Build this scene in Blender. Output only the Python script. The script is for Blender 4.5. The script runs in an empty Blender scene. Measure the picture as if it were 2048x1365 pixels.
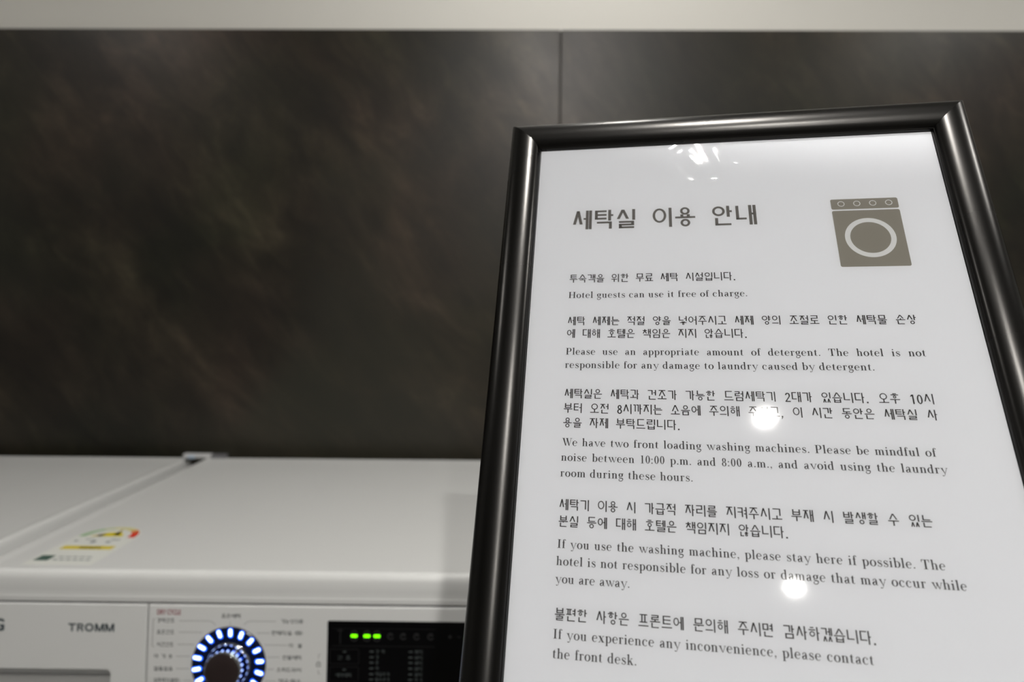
import bpy, math, random
from mathutils import Vector, Matrix

scn = bpy.context.scene
COL = scn.collection
R = math.radians

# ------------------------------------------------------------------ camera
HC = 1.2
cam_d = bpy.data.cameras.new('camera')
cam = bpy.data.objects.new('camera', cam_d)
COL.objects.link(cam)
cam_d.sensor_width = 36.0
cam_d.lens = 1269.67 * 36.0 / 2048.0
cam_d.clip_start = 0.02
CX = Vector((0.99992325, 0.0102275, 0.00699239))        # camera right, in world axes
CD = Vector((0.00745606, -0.04602373, -0.99891252))     # camera down
CF = Vector((-0.00989456, 0.99888799, -0.04609645))     # camera forward
mc = Matrix((CX, -CD, -CF)).transposed().to_4x4()
mc.translation = (0, 0, HC)
cam.matrix_world = mc
cam_d.dof.use_dof = True
cam_d.dof.focus_distance = 0.418
cam_d.dof.aperture_fstop = 4.6
scn.camera = cam

# ------------------------------------------------------------------ world, exposure
w = bpy.data.worlds.new('world')
scn.world = w
w.use_nodes = True
w.node_tree.nodes['Background'].inputs[0].default_value = (0.9, 0.95, 1.0, 1)
w.node_tree.nodes['Background'].inputs[1].default_value = 0.0
scn.view_settings.view_transform = 'Standard'
scn.view_settings.look = 'None'
scn.view_settings.gamma = 1.0
scn.view_settings.use_curve_mapping = False
scn.view_settings.exposure = 0.0
LAMP = 2120.0                    # radiance of the ceiling spotlights
LAMP_COL = (1.0, 0.972, 0.92)
SPOTS = [(0.15, 1.02, 'round recessed ceiling spotlight nearest the stone wall', 0.29),
         (0.215, 0.04, 'round recessed ceiling spotlight right above the framed notice', 1.4),
         (0.298, -0.953, 'round recessed ceiling spotlight third from the stone wall', 1.8),
         (0.373, -1.967, 'round recessed ceiling spotlight farthest from the stone wall', 1.75),
         (1.70, 0.30, 'round recessed ceiling spotlight at the right hand wall', 0.8),
         (-1.60, 0.30, 'added round ceiling spotlight, unseen, above the left washing machine', 0.38)]  # the left spotlight is added to brighten the white wall band
ZC = 2.5                         # ceiling height

# ------------------------------------------------------------------ helpers
WORG = {}


def tag(o, label=None, cat=None, group=None, kind=None):
    if label: o['label'] = label
    if cat: o['category'] = cat
    if group: o['group'] = group
    if kind: o['kind'] = kind
    return o


def empty(name, loc, label, cat, group=None):
    o = bpy.data.objects.new(name, None)
    o.empty_display_size = 0.1
    COL.objects.link(o)
    o.location = loc
    WORG[o.name] = Vector(loc)
    return tag(o, label, cat, group)


def obj(name, verts, faces, mats, parent=None, fmat=None, smooth=False, label=None):
    """one mesh object from world coordinates"""
    me = bpy.data.meshes.new(name)
    me.from_pydata([tuple(v) for v in verts], [], faces)
    if not isinstance(mats, (list, tuple)): mats = [mats]
    for m in mats: me.materials.append(m)
    if fmat:
        for p, i in zip(me.polygons, fmat): p.material_index = i
    if smooth:
        for p in me.polygons: p.use_smooth = True
    me.update()
    o = bpy.data.objects.new(name, me)
    COL.objects.link(o)
    WORG[o.name] = Vector((0, 0, 0))
    if parent:
        o.parent = parent
        o.location = -WORG[parent.name]
    if label: o['label'] = label
    return o


class MB:
    def __init__(s): s.v = []; s.f = []; s.m = []
    def add(s, v, f, m=0):
        b = len(s.v)
        s.v += [Vector(p) for p in v]
        s.f += [tuple(i + b for i in q) for q in f]
        s.m += [m] * len(f)
        return s
    def box(s, x0, x1, y0, y1, z0, z1, m=0):
        v = [(x, y, z) for z in (z0, z1) for y in (y0, y1) for x in (x0, x1)]
        return s.add(v, [(0, 2, 3, 1), (4, 5, 7, 6), (0, 1, 5, 4), (2, 6, 7, 3), (0, 4, 6, 2), (1, 3, 7, 5)], m)
    def bbox(s, x0, x1, y0, y1, z0, z1, b=0.003, m=0):
        """box with chamfered edges"""
        v = []
        for z in (z0, z1):
            for y in (y0, y1):
                for x in (x0, x1):
                    sx = b if x == x0 else -b; sy = b if y == y0 else -b; sz = b if z == z0 else -b
                    v += [(x, y + sy, z + sz), (x + sx, y, z + sz), (x + sx, y + sy, z)]
        I = lambda i, j, k, a: ((k * 2 + j) * 2 + i) * 3 + a
        f = []
        for k in (0, 1): f.append([I(0, 0, k, 2), I(1, 0, k, 2), I(1, 1, k, 2), I(0, 1, k, 2)])
        for j in (0, 1): f.append([I(0, j, 0, 1), I(1, j, 0, 1), I(1, j, 1, 1), I(0, j, 1, 1)])
        for i in (0, 1): f.append([I(i, 0, 0, 0), I(i, 1, 0, 0), I(i, 1, 1, 0), I(i, 0, 1, 0)])
        for j in (0, 1):
            for k in (0, 1): f.append([I(0, j, k, 1), I(1, j, k, 1), I(1, j, k, 2), I(0, j, k, 2)])
        for i in (0, 1):
            for k in (0, 1): f.append([I(i, 0, k, 0), I(i, 1, k, 0), I(i, 1, k, 2), I(i, 0, k, 2)])
        for i in (0, 1):
            for j in (0, 1): f.append([I(i, j, 0, 0), I(i, j, 1, 0), I(i, j, 1, 1), I(i, j, 0, 1)])
        for i in (0, 1):
            for j in (0, 1):
                for k in (0, 1): f.append([I(i, j, k, a) for a in range(3)])
        b0 = len(s.v)
        s.v += [Vector(p) for p in v]
        c = Vector(((x0 + x1) / 2, (y0 + y1) / 2, (z0 + z1) / 2))
        for q in f:
            p = [Vector(v[i]) for i in q]
            n = (p[1] - p[0]).cross(p[2] - p[0])
            if n.dot(sum(p, Vector()) / len(p) - c) < 0: q = q[::-1]
            s.f.append(tuple(i + b0 for i in q)); s.m.append(m)
        return s
    def loft(s, loops, m=0, cap0=False, cap1=True, closed=True):
        n = len(loops[0]); b = len(s.v)
        for l in loops: s.v += [Vector(p) for p in l]
        for k in range(len(loops) - 1):
            for i in range(n if closed else n - 1):
                j = (i + 1) % n
                s.f.append((b + k * n + i, b + k * n + j, b + (k + 1) * n + j, b + (k + 1) * n + i)); s.m.append(m)
        if cap0: s.f.append(tuple(b + i for i in range(n))[::-1]); s.m.append(m)
        if cap1: s.f.append(tuple(b + (len(loops) - 1) * n + i for i in range(n))); s.m.append(m)
        return s
    def lathe(s, prof, M=None, n=48, m=0, cap0=True, cap1=True):
        loops = [[(r * math.cos(2 * math.pi * i / n), r * math.sin(2 * math.pi * i / n), z) for i in range(n)] for r, z in prof]
        if M is not None: loops = [[M @ Vector(p) for p in l] for l in loops]
        return s.loft(loops, m, cap0, cap1)
    def build(s, name, mats, parent=None, smooth=False, label=None, angle=None):
        o = obj(name, s.v, s.f, mats, parent, s.m, smooth, label)
        if angle is not None:
            o.data.set_sharp_from_angle(angle=R(angle))
        return o


# ------------------------------------------------------------------ materials
def mat(name, col, rough=0.5, metal=0.0, spec=0.5, coat=0.0, emit=None, estr=0.0):
    m = bpy.data.materials.new(name)
    m.use_nodes = True
    b = m.node_tree.nodes['Principled BSDF']
    b.inputs['Base Color'].default_value = (*col, 1)
    b.inputs['Roughness'].default_value = rough
    b.inputs['Metallic'].default_value = metal
    b.inputs['Specular IOR Level'].default_value = spec
    b.inputs['Coat Weight'].default_value = coat
    if emit:
        b.inputs['Emission Color'].default_value = (*emit, 1)
        b.inputs['Emission Strength'].default_value = estr
    return m


def nodes(m): return m.node_tree.nodes, m.node_tree.links, m.node_tree.nodes['Principled BSDF']


def noise(N, L, vec, scale, detail=4, rough=0.55, dist=0.0):
    t = N.new('ShaderNodeTexNoise')
    t.inputs['Scale'].default_value = scale
    t.inputs['Detail'].default_value = detail
    t.inputs['Roughness'].default_value = rough
    t.inputs['Distortion'].default_value = dist
    if vec is not None: L.new(vec, t.inputs['Vector'])
    return t


def ramp(N, L, fac, stops):
    r = N.new('ShaderNodeValToRGB')
    while len(r.color_ramp.elements) < len(stops): r.color_ramp.elements.new(0.5)
    for e, (p, c) in zip(r.color_ramp.elements, stops):
        e.position = p
        e.color = (*c, 1) if isinstance(c, tuple) else (c, c, c, 1)
    L.new(fac, r.inputs[0])
    return r


def mixc(N, L, fac, a, b, mode='MIX'):
    x = N.new('ShaderNodeMix'); x.data_type = 'RGBA'; x.blend_type = mode
    for s_, v in ((x.inputs[0], fac), (x.inputs[6], a), (x.inputs[7], b)):
        if hasattr(v, 'links'): L.new(v, s_)
        elif isinstance(v, tuple): s_.default_value = (*v, 1)
        else: s_.default_value = v
    return x.outputs[2]


def bump(N, L, B, h, strength=0.1, dist=0.001):
    b = N.new('ShaderNodeBump')
    b.inputs['Strength'].default_value = strength
    b.inputs['Distance'].default_value = dist
    L.new(h, b.inputs['Height']); L.new(b.outputs[0], B.inputs['Normal'])


# dark stone: brown-grey cloud with veins running down to the right
STONE = mat('dark_stone', (0.03, 0.028, 0.024), 0.4, spec=0.44)
N, L, B = nodes(STONE)
tc = N.new('ShaderNodeTexCoord')
mp = N.new('ShaderNodeMapping'); mp.inputs['Rotation'].default_value = (0, R(-50), 0)
L.new(tc.outputs['Object'], mp.inputs[0])
mp3 = N.new('ShaderNodeMapping'); mp3.inputs['Scale'].default_value = (0.30, 1, 4.0)
L.new(mp.outputs[0], mp3.inputs[0])
mp2 = N.new('ShaderNodeMapping'); mp2.inputs['Scale'].default_value = (0.72, 1, 1.55)
L.new(mp.outputs[0], mp2.inputs[0])
na = noise(N, L, mp2.outputs[0], 2.6, 9, 0.62, 0.6)
nb = noise(N, L, tc.outputs['Object'], 2.1, 4, 0.5, 0.3)
nc = noise(N, L, mp2.outputs[0], 13.0, 9, 0.70, 0.8)
ne = noise(N, L, mp3.outputs[0], 5.0, 10, 0.68, 1.6)
nd = noise(N, L, tc.outputs['Object'], 1.2, 3, 0.5, 0.4)
base = ramp(N, L, nb.outputs[0], [(0.36, (0.0125, 0.0120, 0.0068)), (0.64, (0.0275, 0.0190, 0.0135))]).outputs[0]
vein = ramp(N, L, na.outputs[0], [(0.34, 0.5), (0.5, 1.0), (0.60, 1.75), (0.72, 2.8)]).outputs[0]
c1 = mixc(N, L, 1.0, base, vein, 'MULTIPLY')
fine = ramp(N, L, nc.outputs[0], [(0.38, 0.72), (0.55, 1.1), (0.70, 1.75)]).outputs[0]
thin = ramp(N, L, ne.outputs[0], [(0.60, 1.0), (0.70, 1.7), (0.76, 2.4)]).outputs[0]
c2 = mixc(N, L, 1.0, mixc(N, L, 1.0, c1, fine, 'MULTIPLY'), thin, 'MULTIPLY')
olive = ramp(N, L, nd.outputs[0], [(0.46, 0.0), (0.64, 0.5)]).outputs[0]
c3 = mixc(N, L, olive, c2, (0.032, 0.032, 0.022))
L.new(c3, B.inputs['Base Color'])
rr = ramp(N, L, na.outputs[0], [(0.3, 0.46), (0.7, 0.36)]).outputs[0]
L.new(rr, B.inputs['Roughness'])
bump(N, L, B, nc.outputs[0], 0.25, 0.0006)

PAINT = mat('white_wall_paint', (0.80, 0.785, 0.74), 0.7, spec=0.3)
N, L, B = nodes(PAINT)
pn = noise(N, L, None, 350, 3)
bump(N, L, B, pn.outputs[0], 0.08, 0.0005)
CEIL = mat('ceiling_paint', (0.80, 0.79, 0.76), 0.85, spec=0.2)
ROOMW = mat('grey_room_wall', (0.34, 0.335, 0.32), 0.7, spec=0.3)
FLOOR = mat('floor_tile', (0.20, 0.19, 0.18), 0.45)
N, L, B = nodes(FLOOR)
tcf = N.new('ShaderNodeTexCoord')
bk = N.new('ShaderNodeTexBrick')
bk.offset = 0.0
bk.inputs['Color1'].default_value = (0.12, 0.115, 0.105, 1)
bk.inputs['Color2'].default_value = (0.105, 0.10, 0.095, 1)
bk.inputs['Mortar'].default_value = (0.05, 0.05, 0.047, 1)
bk.inputs['Scale'].default_value = 1.0
bk.inputs['Mortar Size'].default_value = 0.003
bk.inputs['Brick Width'].default_value = 0.6
bk.inputs['Row Height'].default_value = 0.6
L.new(tcf.outputs['Object'], bk.inputs['Vector'])
L.new(bk.outputs[0], B.inputs['Base Color'])

GROUT = mat('dark_joint', (0.012, 0.011, 0.010), 0.8)
ENAMEL = mat('white_enamel', (0.66, 0.665, 0.66), 0.32, spec=0.5)
PLASTIC = mat('white_plastic', (0.62, 0.625, 0.622), 0.38, spec=0.5)
GREYPL = mat('grey_plastic', (0.30, 0.30, 0.295), 0.45)
DARKGAP = mat('dark_gap', (0.06, 0.06, 0.06), 0.7)
BLACKGL = mat('black_gloss_panel', (0.0015, 0.0015, 0.002), 0.12, spec=0.18)
INKP = mat('grey_panel_print', (0.075, 0.08, 0.085), 0.5)
INKL = mat('thin_panel_print', (0.22, 0.22, 0.22), 0.5)
INKR = mat('red_panel_print', (0.26, 0.05, 0.07), 0.5)
INKB = mat('dark_brand_print', (0.035, 0.05, 0.06), 0.5)
DISPTXT = mat('dim_display_print', (0.05, 0.06, 0.06), 0.5)
DISPFAINT = mat('faint_display_print', (0.010, 0.010, 0.011), 0.5)
CHROME = mat('chrome', (0.50, 0.52, 0.56), 0.05, metal=1.0)
KNOBF = mat('dark_knob_face', (0.022, 0.014, 0.014), 0.3)
DIALR = mat('dial_ring_dark_blue', (0.001, 0.003, 0.010), 0.15, emit=(0.0, 0.10, 1.0), estr=0.012)  # faint emission put in for blue light leaking from the ticks
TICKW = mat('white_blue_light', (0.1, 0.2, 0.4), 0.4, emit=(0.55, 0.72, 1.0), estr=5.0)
TICKB = mat('blue_halo_glow', (0.0, 0.02, 0.1), 0.4, emit=(0.01, 0.10, 0.9), estr=3.0)  # painted halo: emission imitates the blue glow round each tick
LEDG = mat('green_light', (0.0, 0.2, 0.0), 0.4, emit=(0.18, 1.0, 0.0), estr=2.2)
GLASSD = mat('door_glass', (0.02, 0.02, 0.025), 0.08, spec=0.7)
RUBBER = mat('black_rubber', (0.02, 0.02, 0.02), 0.7)

# satin black anodised aluminium rail
RAIL = mat('satin_black_metal', (0.036, 0.035, 0.034), 0.25, metal=1.0)
N, L, B = nodes(RAIL)
tcr = N.new('ShaderNodeTexCoord')
sp = noise(N, L, tcr.outputs['Object'], 6, 1, 0.4)
rc = ramp(N, L, sp.outputs[0], [(0.35, 0.26), (0.7, 0.31)]).outputs[0]
L.new(rc, B.inputs['Roughness'])

PAPER = mat('white_paper', (0.84, 0.855, 0.895), 0.85, spec=0.1)
INK = mat('black_ink', (0.028, 0.026, 0.027), 0.7, spec=0.2)
INKT = mat('title_ink', (0.150, 0.141, 0.133), 0.7, spec=0.2)
INKG = mat('grey_ink', (0.29, 0.272, 0.235), 0.7, spec=0.2)
PAPERR = mat('unprinted_ring', (0.78, 0.79, 0.80), 0.8, spec=0.1)

# clear cover film: transparent + mirror by Fresnel, crinkled near its top edge
FILM = bpy.data.materials.new('clear_cover_film')
FILM.use_nodes = True
N, L = FILM.node_tree.nodes, FILM.node_tree.links
N.clear()
out = N.new('ShaderNodeOutputMaterial')
mx = N.new('ShaderNodeMixShader'); tr = N.new('ShaderNodeBsdfTransparent'); gl = N.new('ShaderNodeBsdfGlossy')
gl.inputs['Roughness'].default_value = 0.032
fr = N.new('ShaderNodeFresnel'); fr.inputs['IOR'].default_value = 1.48
uv = N.new('ShaderNodeUVMap')
sep = N.new('ShaderNodeSeparateXYZ'); L.new(uv.outputs[0], sep.inputs[0])
fn = noise(N, L, uv.outputs[0], 26, 2, 0.45, 0.6)       # uv is in units of 1/10 m
fn.inputs['Scale'].default_value = 1.9
mr = N.new('ShaderNodeMapRange')
L.new(sep.outputs[1], mr.inputs['Value'])
mr.inputs['From Min'].default_value = 0.75; mr.inputs['From Max'].default_value = 0.35
mr.inputs['To Min'].default_value = 0.0; mr.inputs['To Max'].default_value = 1.0
mu = N.new('ShaderNodeMath'); mu.operation = 'MULTIPLY'
L.new(fn.outputs[0], mu.inputs[0]); L.new(mr.outputs[0], mu.inputs[1])
bp = N.new('ShaderNodeBump'); bp.inputs['Strength'].default_value = 1.0; bp.inputs['Distance'].default_value = 0.0035
L.new(mu.outputs[0], bp.inputs['Height'])
L.new(bp.outputs[0], gl.inputs['Normal'])
L.new(fr.outputs[0], mx.inputs[0]); L.new(tr.outputs[0], mx.inputs[1]); L.new(gl.outputs[0], mx.inputs[2])
L.new(mx.outputs[0], out.inputs[0])

TRIMW = mat('white_lamp_trim', (0.75, 0.75, 0.74), 0.4)

# ------------------------------------------------------------------ room
XL, XR, YB, YF = -2.1, 2.4, 1.48, -3.0


def struct(name, mb, m, **k):
    o = mb.build(name, m, **k)
    o['kind'] = 'structure'
    return o


struct('floor', MB().box(XL - 0.1, XR + 0.1, YF - 0.1, YB + 0.1, -0.1, 0), FLOOR)
struct('ceiling', MB().box(XL - 0.1, XR + 0.1, YF - 0.1, YB + 0.1, ZC, ZC + 0.1), CEIL)
struct('wall_left', MB().box(XL - 0.1, XL, YF, YB, 0, ZC), ROOMW)
struct('wall_right', MB().box(XR, XR + 0.1, YF, YB, 0, ZC), ROOMW)
struct('wall_front', MB().box(XL, XR, YF - 0.1, YF, 0, ZC), ROOMW)
wb = struct('wall_back', MB().box(XL, XR, YB, YB + 0.1, 0, ZC), PAINT)
# stone slabs on the lower wall: three pieces with thin joints, and their dark joint bed
YS = 1.468
ZS = 1.8385
obj('joint_bed', *(lambda b: (b.v, b.f))(MB().box(XL, XR, YS + 0.004, YB, 0, ZS - 0.002)), GROUT, wb)
for x0, x1 in ((XL, -1.5115), (-1.5085, 0.0895), (0.0925, 1.6915), (1.6945, XR)):
    s_ = MB().bbox(x0, x1, YS, YB - 0.001, 0.0, ZS, 0.0008).build('stone_slab', STONE, wb)

# ------------------------------------------------------------------ ceiling lights
for lx, ly, lab, k in SPOTS:
    t = empty('ceiling_light', (lx, ly, ZC), lab, 'ceiling light')
    M = Matrix.Translation((lx, ly, ZC)) @ Matrix.Rotation(math.pi, 4, 'X')
    MB().lathe([(0.045, 0), (0.045, 0.003), (0.040, 0.006), (0.027, 0.006), (0.0245, 0.0035), (0.0245, 0.0)], M, 40,
               cap0=False, cap1=False).build('trim_ring', TRIMW, t, smooth=True, angle=40)
    MB().lathe([(0.0245, 0.001), (0.0235, 0.0035), (0.017, 0.0045)], M, 32).build('lens', mat('lamp_lens', (0.8, 0.8, 0.8), 0.5, emit=LAMP_COL, estr=LAMP * k), t)

# ------------------------------------------------------------------ washing machines
PT = R(5.5)
PANEL0 = Vector((0, 0.7842, 0.8273))
PDN = Vector((0, -math.sin(PT), -math.cos(PT)))
PN = Vector((0, -math.cos(PT), math.sin(PT)))


def P(x, v, h=0.0):
    """panel coordinates in millimetres -> world"""
    return Vector((x * 1e-3, 0, 0)) + PANEL0 + PDN * (v * 1e-3) + PN * (h * 1e-3)


def rrect(x0, x1, y0, y1, r, n=5):
    pts = []
    for cx, cy, a0 in ((x1 - r, y1 - r, 0), (x0 + r, y1 - r, 90), (x0 + r, y0 + r, 180), (x1 - r, y0 + r, 270)):
        for i in range(n + 1):
            a = R(a0 + 90 * i / n)
            pts.append((cx + r * math.cos(a), cy + r * math.sin(a)))
    return pts


# ---- lettering: strokes -> flat polygons
def seg(x0, y0, x1, y1, w, ext=0.0):
    dx, dy = x1 - x0, y1 - y0
    l = math.hypot(dx, dy) or 1
    dx /= l; dy /= l
    x0 -= dx * ext; y0 -= dy * ext; x1 += dx * ext; y1 += dy * ext
    nx, ny = -dy * w / 2, dx * w / 2
    return [(x0 + nx, y0 + ny), (x0 - nx, y0 - ny), (x1 - nx, y1 - ny), (x1 + nx, y1 + ny)]


def rect(x0, y0, x1, y1): return [(x0, y0), (x1, y0), (x1, y1), (x0, y1)]


def ring(cx, cy, rx, ry, wx, wy, a0=0, a1=360, n=22):
    out = []
    for i in range(n):
        q = []
        for a, k in ((a0 + (a1 - a0) * i / n, 0), (a0 + (a1 - a0) * (i + 1) / n, 0), (a0 + (a1 - a0) * (i + 1) / n, 1), (a0 + (a1 - a0) * i / n, 1)):
            c, s = math.cos(R(a)), math.sin(R(a))
            q.append((cx + (rx - k * wx) * c, cy + (ry - k * wy) * s))
        out.append(q)
    return out


INI = 'ㄱㄲㄴㄷㄸㄹㅁㅂㅃㅅㅆㅇㅈㅉㅊㅋㅌㅍㅎ'
VOW = 'ㅏㅐㅑㅒㅓㅔㅕㅖㅗㅘㅙㅚㅛㅜㅝㅞㅟㅠㅡㅢㅣ'
FIN = ['', 'ㄱ', 'ㄲ', 'ㄳ', 'ㄴ', 'ㄵ', 'ㄶ', 'ㄷ', 'ㄹ', 'ㄺ', 'ㄻ', 'ㄼ', 'ㄽ', 'ㄾ', 'ㄿ', 'ㅀ', 'ㅁ', 'ㅂ', 'ㅄ', 'ㅅ', 'ㅆ', 'ㅇ', 'ㅈ', 'ㅊ', 'ㅋ', 'ㅌ', 'ㅍ', 'ㅎ']
DOUBLE = {'ㄲ': 'ㄱㄱ', 'ㄸ': 'ㄷㄷ', 'ㅃ': 'ㅂㅂ', 'ㅆ': 'ㅅㅅ', 'ㅉ': 'ㅈㅈ', 'ㄶ': 'ㄴㅎ', 'ㅄ': 'ㅂㅅ', 'ㅀ': 'ㄹㅎ', 'ㄺ': 'ㄹㄱ', 'ㄻ': 'ㄹㅁ'}
JL = {'ㄱ': [(0, 1, 1, 1), (1, 1, 1, 0)], 'ㄴ': [(0, 1, 0, 0), (0, 0, 1, 0)], 'ㄷ': [(1, 1, 0, 1), (0, 1, 0, 0), (0, 0, 1, 0)],
      'ㄹ': [(0, 1, 1, 1), (1, 1, 1, .5), (1, .5, 0, .5), (0, .5, 0, 0), (0, 0, 1, 0)],
      'ㅁ': [(0, 1, 1, 1), (1, 1, 1, 0), (1, 0, 0, 0), (0, 0, 0, 1)],
      'ㅂ': [(0, 1, 0, 0), (0, 0, 1, 0), (1, 0, 1, 1), (0, .52, 1, .52)],
      'ㅅ': [], 'ㅈ': [(0, 1, 1, 1)], 'ㅊ': [(.5, 1, .5, .76), (0, .74, 1, .74)],
      'ㅋ': [(0, 1, 1, 1), (1, 1, 1, 0), (0, .52, 1, .52)], 'ㅌ': [(1, 1, 0, 1), (0, 1, 0, 0), (0, 0, 1, 0), (0, .5, 1, .5)],
      'ㅍ': [(0, 1, 1, 1), (0, 0, 1, 0), (.27, 1, .27, 0), (.73, 1, .73, 0)], 'ㅎ': [(.3, 1, .7, 1), (0, .74, 1, .74)]}
LEG = {'ㅅ': 1.0, 'ㅈ': 1.0, 'ㅊ': .74}


def jamo(ch, x0, y0, x1, y1, tv, th, out):
    if ch in DOUBLE:
        a, b = DOUBLE[ch]
        g = 0.07
        xm = (x0 + x1) / 2
        jamo(a, x0, y0, xm - g / 2, y1, tv * .9, th, out); jamo(b, xm + g / 2, y0, x1, y1, tv * .9, th, out)
        return
    if ch == 'ㅇ':
        cx, cy = (x0 + x1) / 2, (y0 + y1) / 2
        rx, ry = (x1 - x0) / 2, (y1 - y0) / 2
        k = 1.18
        rx, ry = min(rx, ry * k), min(ry, rx * k)
        out += ring(cx, cy, rx, ry, (tv + th) / 2, th, n=20)
        return
    ax, bx, ay, by = x0 + tv / 2, x1 - tv / 2, y0 + th / 2, y1 - th / 2
    X = lambda u: ax + (bx - ax) * u
    Y = lambda v: ay + (by - ay) * v
    for u0, v0, u1, v1 in JL[ch]:
        hor = v0 == v1
        out.append(seg(X(u0), Y(v0), X(u1), Y(v1), th if hor else tv, tv / 2 if hor else th / 2))
    if ch in LEG:
        t = tv * .92
        top = Y(LEG[ch]) + (th / 2 if ch == 'ㅅ' else 0)
        xm = (x0 + x1) / 2
        h = t / 2 * 1.12
        out.append([(xm - h, top), (xm + h, top), (x0 + 2 * h, y0), (x0, y0)])
        out.append([(xm - h, top), (xm + h, top), (x1, y0), (x1 - 2 * h, y0)])
    if ch == 'ㅎ':
        r = min((x1 - x0) * .40, (y1 - y0) * .30)
        out += ring((x0 + x1) / 2, y0 + (y1 - y0) * .29, r * 1.12, (y1 - y0) * .29, (tv + th) / 2 * .95, th * .95, n=18)


def hangul(c, tv, th):
    k = ord(c) - 0xAC00
    i, v, f = INI[k // 588], VOW[(k % 588) // 28], FIN[k % 28]
    out = []
    T = 1.05
    V = lambda x, y0, y1: out.append(rect(x - tv / 2, y0, x + tv / 2, y1))
    H = lambda x0, x1, y: out.append(rect(x0, y - th / 2, x1, y + th / 2))
    if v in 'ㅏㅐㅑㅒㅓㅔㅕㅖㅣ':
        yb = .45 if f else 0.0
        ib = .52 if f else .26
        m = (yb + T) / 2 + (0 if f else .06)
        xr = {'ㅣ': .70, 'ㅏ': .66, 'ㅑ': .66, 'ㅓ': .66, 'ㅕ': .66}.get(v, .56)
        it = T - .02
        d = .11 if f else .15
        if v == 'ㅣ': V(.90, yb, T)
        elif v in 'ㅏㅑ':
            V(.80, yb, T)
            for yy in ([m] if v == 'ㅏ' else [m - d, m + d]): H(.80, .99, yy)
        elif v in 'ㅓㅕ':
            V(.90, yb, T)
            xr = .60
            for yy in ([m] if v == 'ㅓ' else [m - d, m + d]): H(.66, .90, yy)
        elif v == 'ㅔ' or v == 'ㅖ':
            V(.77, yb, T); V(.94, yb, T); xr = .56
            for yy in ([m] if v == 'ㅔ' else [m - d, m + d]): H(.58, .77, yy)
        else:
            V(.73, yb, T); V(.94, yb, T)
            for yy in ([m] if v == 'ㅐ' else [m - d, m + d]): H(.73, .94, yy)
        if i == 'ㅇ': jamo(i, .01, ib - .02, xr, it, tv, th, out)
        elif i in 'ㄱㅋ' and not f: jamo(i, .03, .14, xr - .04, it - .03, tv, th, out)
        else: jamo(i, .03, ib + (.02 if not f else 0), xr - (.04 if v == 'ㅣ' else .02), it, tv, th, out)
        if f: jamo(f, .14 if f != 'ㅇ' else .20, 0, .92 if v not in 'ㅔㅐ' else .97, .40, tv, th, out)
    elif v in 'ㅗㅛㅜㅠㅡ':
        if f:
            bar = .50
            jamo(i, .14, .64 if v in 'ㅗㅛ' else .60, .86, T, tv, th * .95, out)
            H(0.0, 1.0, bar)
            if v == 'ㅗ': V(.5, bar, .66)
            if v == 'ㅛ': V(.34, bar, .66); V(.66, bar, .66)
            if v == 'ㅜ': V(.5, .40, bar)
            if v == 'ㅠ': V(.34, .40, bar); V(.66, .40, bar)
            jamo(f, .14, 0, .86, .385 if v in 'ㅜㅠ' else .41, tv, th * .95, out)
        else:
            if v in 'ㅜㅠ':
                jamo(i, .12, .54, .88, T, tv, th, out)
                H(0, 1, .42)
                for x in ([.5] if v == 'ㅜ' else [.32, .68]): V(x, 0, .42)
            elif v in 'ㅗㅛ':
                jamo(i, .12, .40, .88, T, tv, th, out)
                H(0, 1, .11)
                for x in ([.5] if v == 'ㅗ' else [.32, .68]): V(x, .11, .42)
            else:
                jamo(i, .12, .36, .88, T, tv, th, out); H(0, 1, .11)
    else:
        s0 = .44 if f else 0.0
        q = lambda y: s0 + (T - s0) * y / T
        jamo(i, .04, q(.50), .64, T - .01, tv, th, out)
        if v in 'ㅘㅙㅚ': H(0, .72, q(.20)); V(.35, q(.20), q(.48))
        elif v in 'ㅝㅞㅟ': H(0, .72, q(.36)); V(.35, q(.02), q(.36))
        else: H(0, .72, q(.18))
        V(.88 if v not in 'ㅘ' else .82, s0, T)
        if v == 'ㅘ': H(.82, 1.0, q(.58))
        if f: jamo(f, .14, 0, .9, .38, tv, th, out)
    return out


def sans_digit(c, tv):
    t = tv
    if c == '1': return [rect(.26, 0, .26 + t, .95), [(.10, .72), (.26, .80), (.26, .95), (.22, .95), (.10, .80)]], .60
    if c == '0': return ring(.29, .475, .24, .475, t, t * .8, n=28), .60
    if c == '2': return ring(.28, .69, .23, .26, t, t * .85, -35, 175, n=16) + [[(.40, .60), (.50, .58), (.16, .06), (.04, .06)], rect(.04, 0, .53, t * .85)], .60
    if c == '8': return ring(.29, .71, .20, .24, t * .95, t * .8, n=24) + ring(.29, .26, .24, .26, t, t * .8, n=24), .60
    if c == '.': return [rect(.08, 0, .08 + t * 1.15, t * 1.15)], .40
    if c == ',': return [[(.08, 0), (.08 + t, 0), (.08 + t, .02), (.08 + t * .4, -.17), (.06, -.17), (.11, 0)], rect(.08, 0, .08 + t * 1.1, t * 1.1)], .40
    return [], .6


# ---- high-contrast serif lettering (cap height 1)
TK, HL = 0.150, 0.044


def pen(pts, w=None, thick=TK, thin=HL):
    """stroke a centre line; vertical runs are thick, horizontal runs are hairlines"""
    n = len(pts); Lp = []; Rp = []
    for i, (x, y) in enumerate(pts):
        x0, y0 = pts[max(0, i - 1)]; x1, y1 = pts[min(n - 1, i + 1)]
        dx, dy = x1 - x0, y1 - y0
        l = math.hypot(dx, dy) or 1; dx /= l; dy /= l
        ww = (w[i] if isinstance(w, list) else w) if w is not None else thin + (thick - thin) * abs(dy) ** 2.2
        Lp.append((x - dy * ww / 2, y + dx * ww / 2)); Rp.append((x + dy * ww / 2, y - dx * ww / 2))
    return [[Lp[i], Rp[i], Rp[i + 1], Lp[i + 1]] for i in range(n - 1)]


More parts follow.
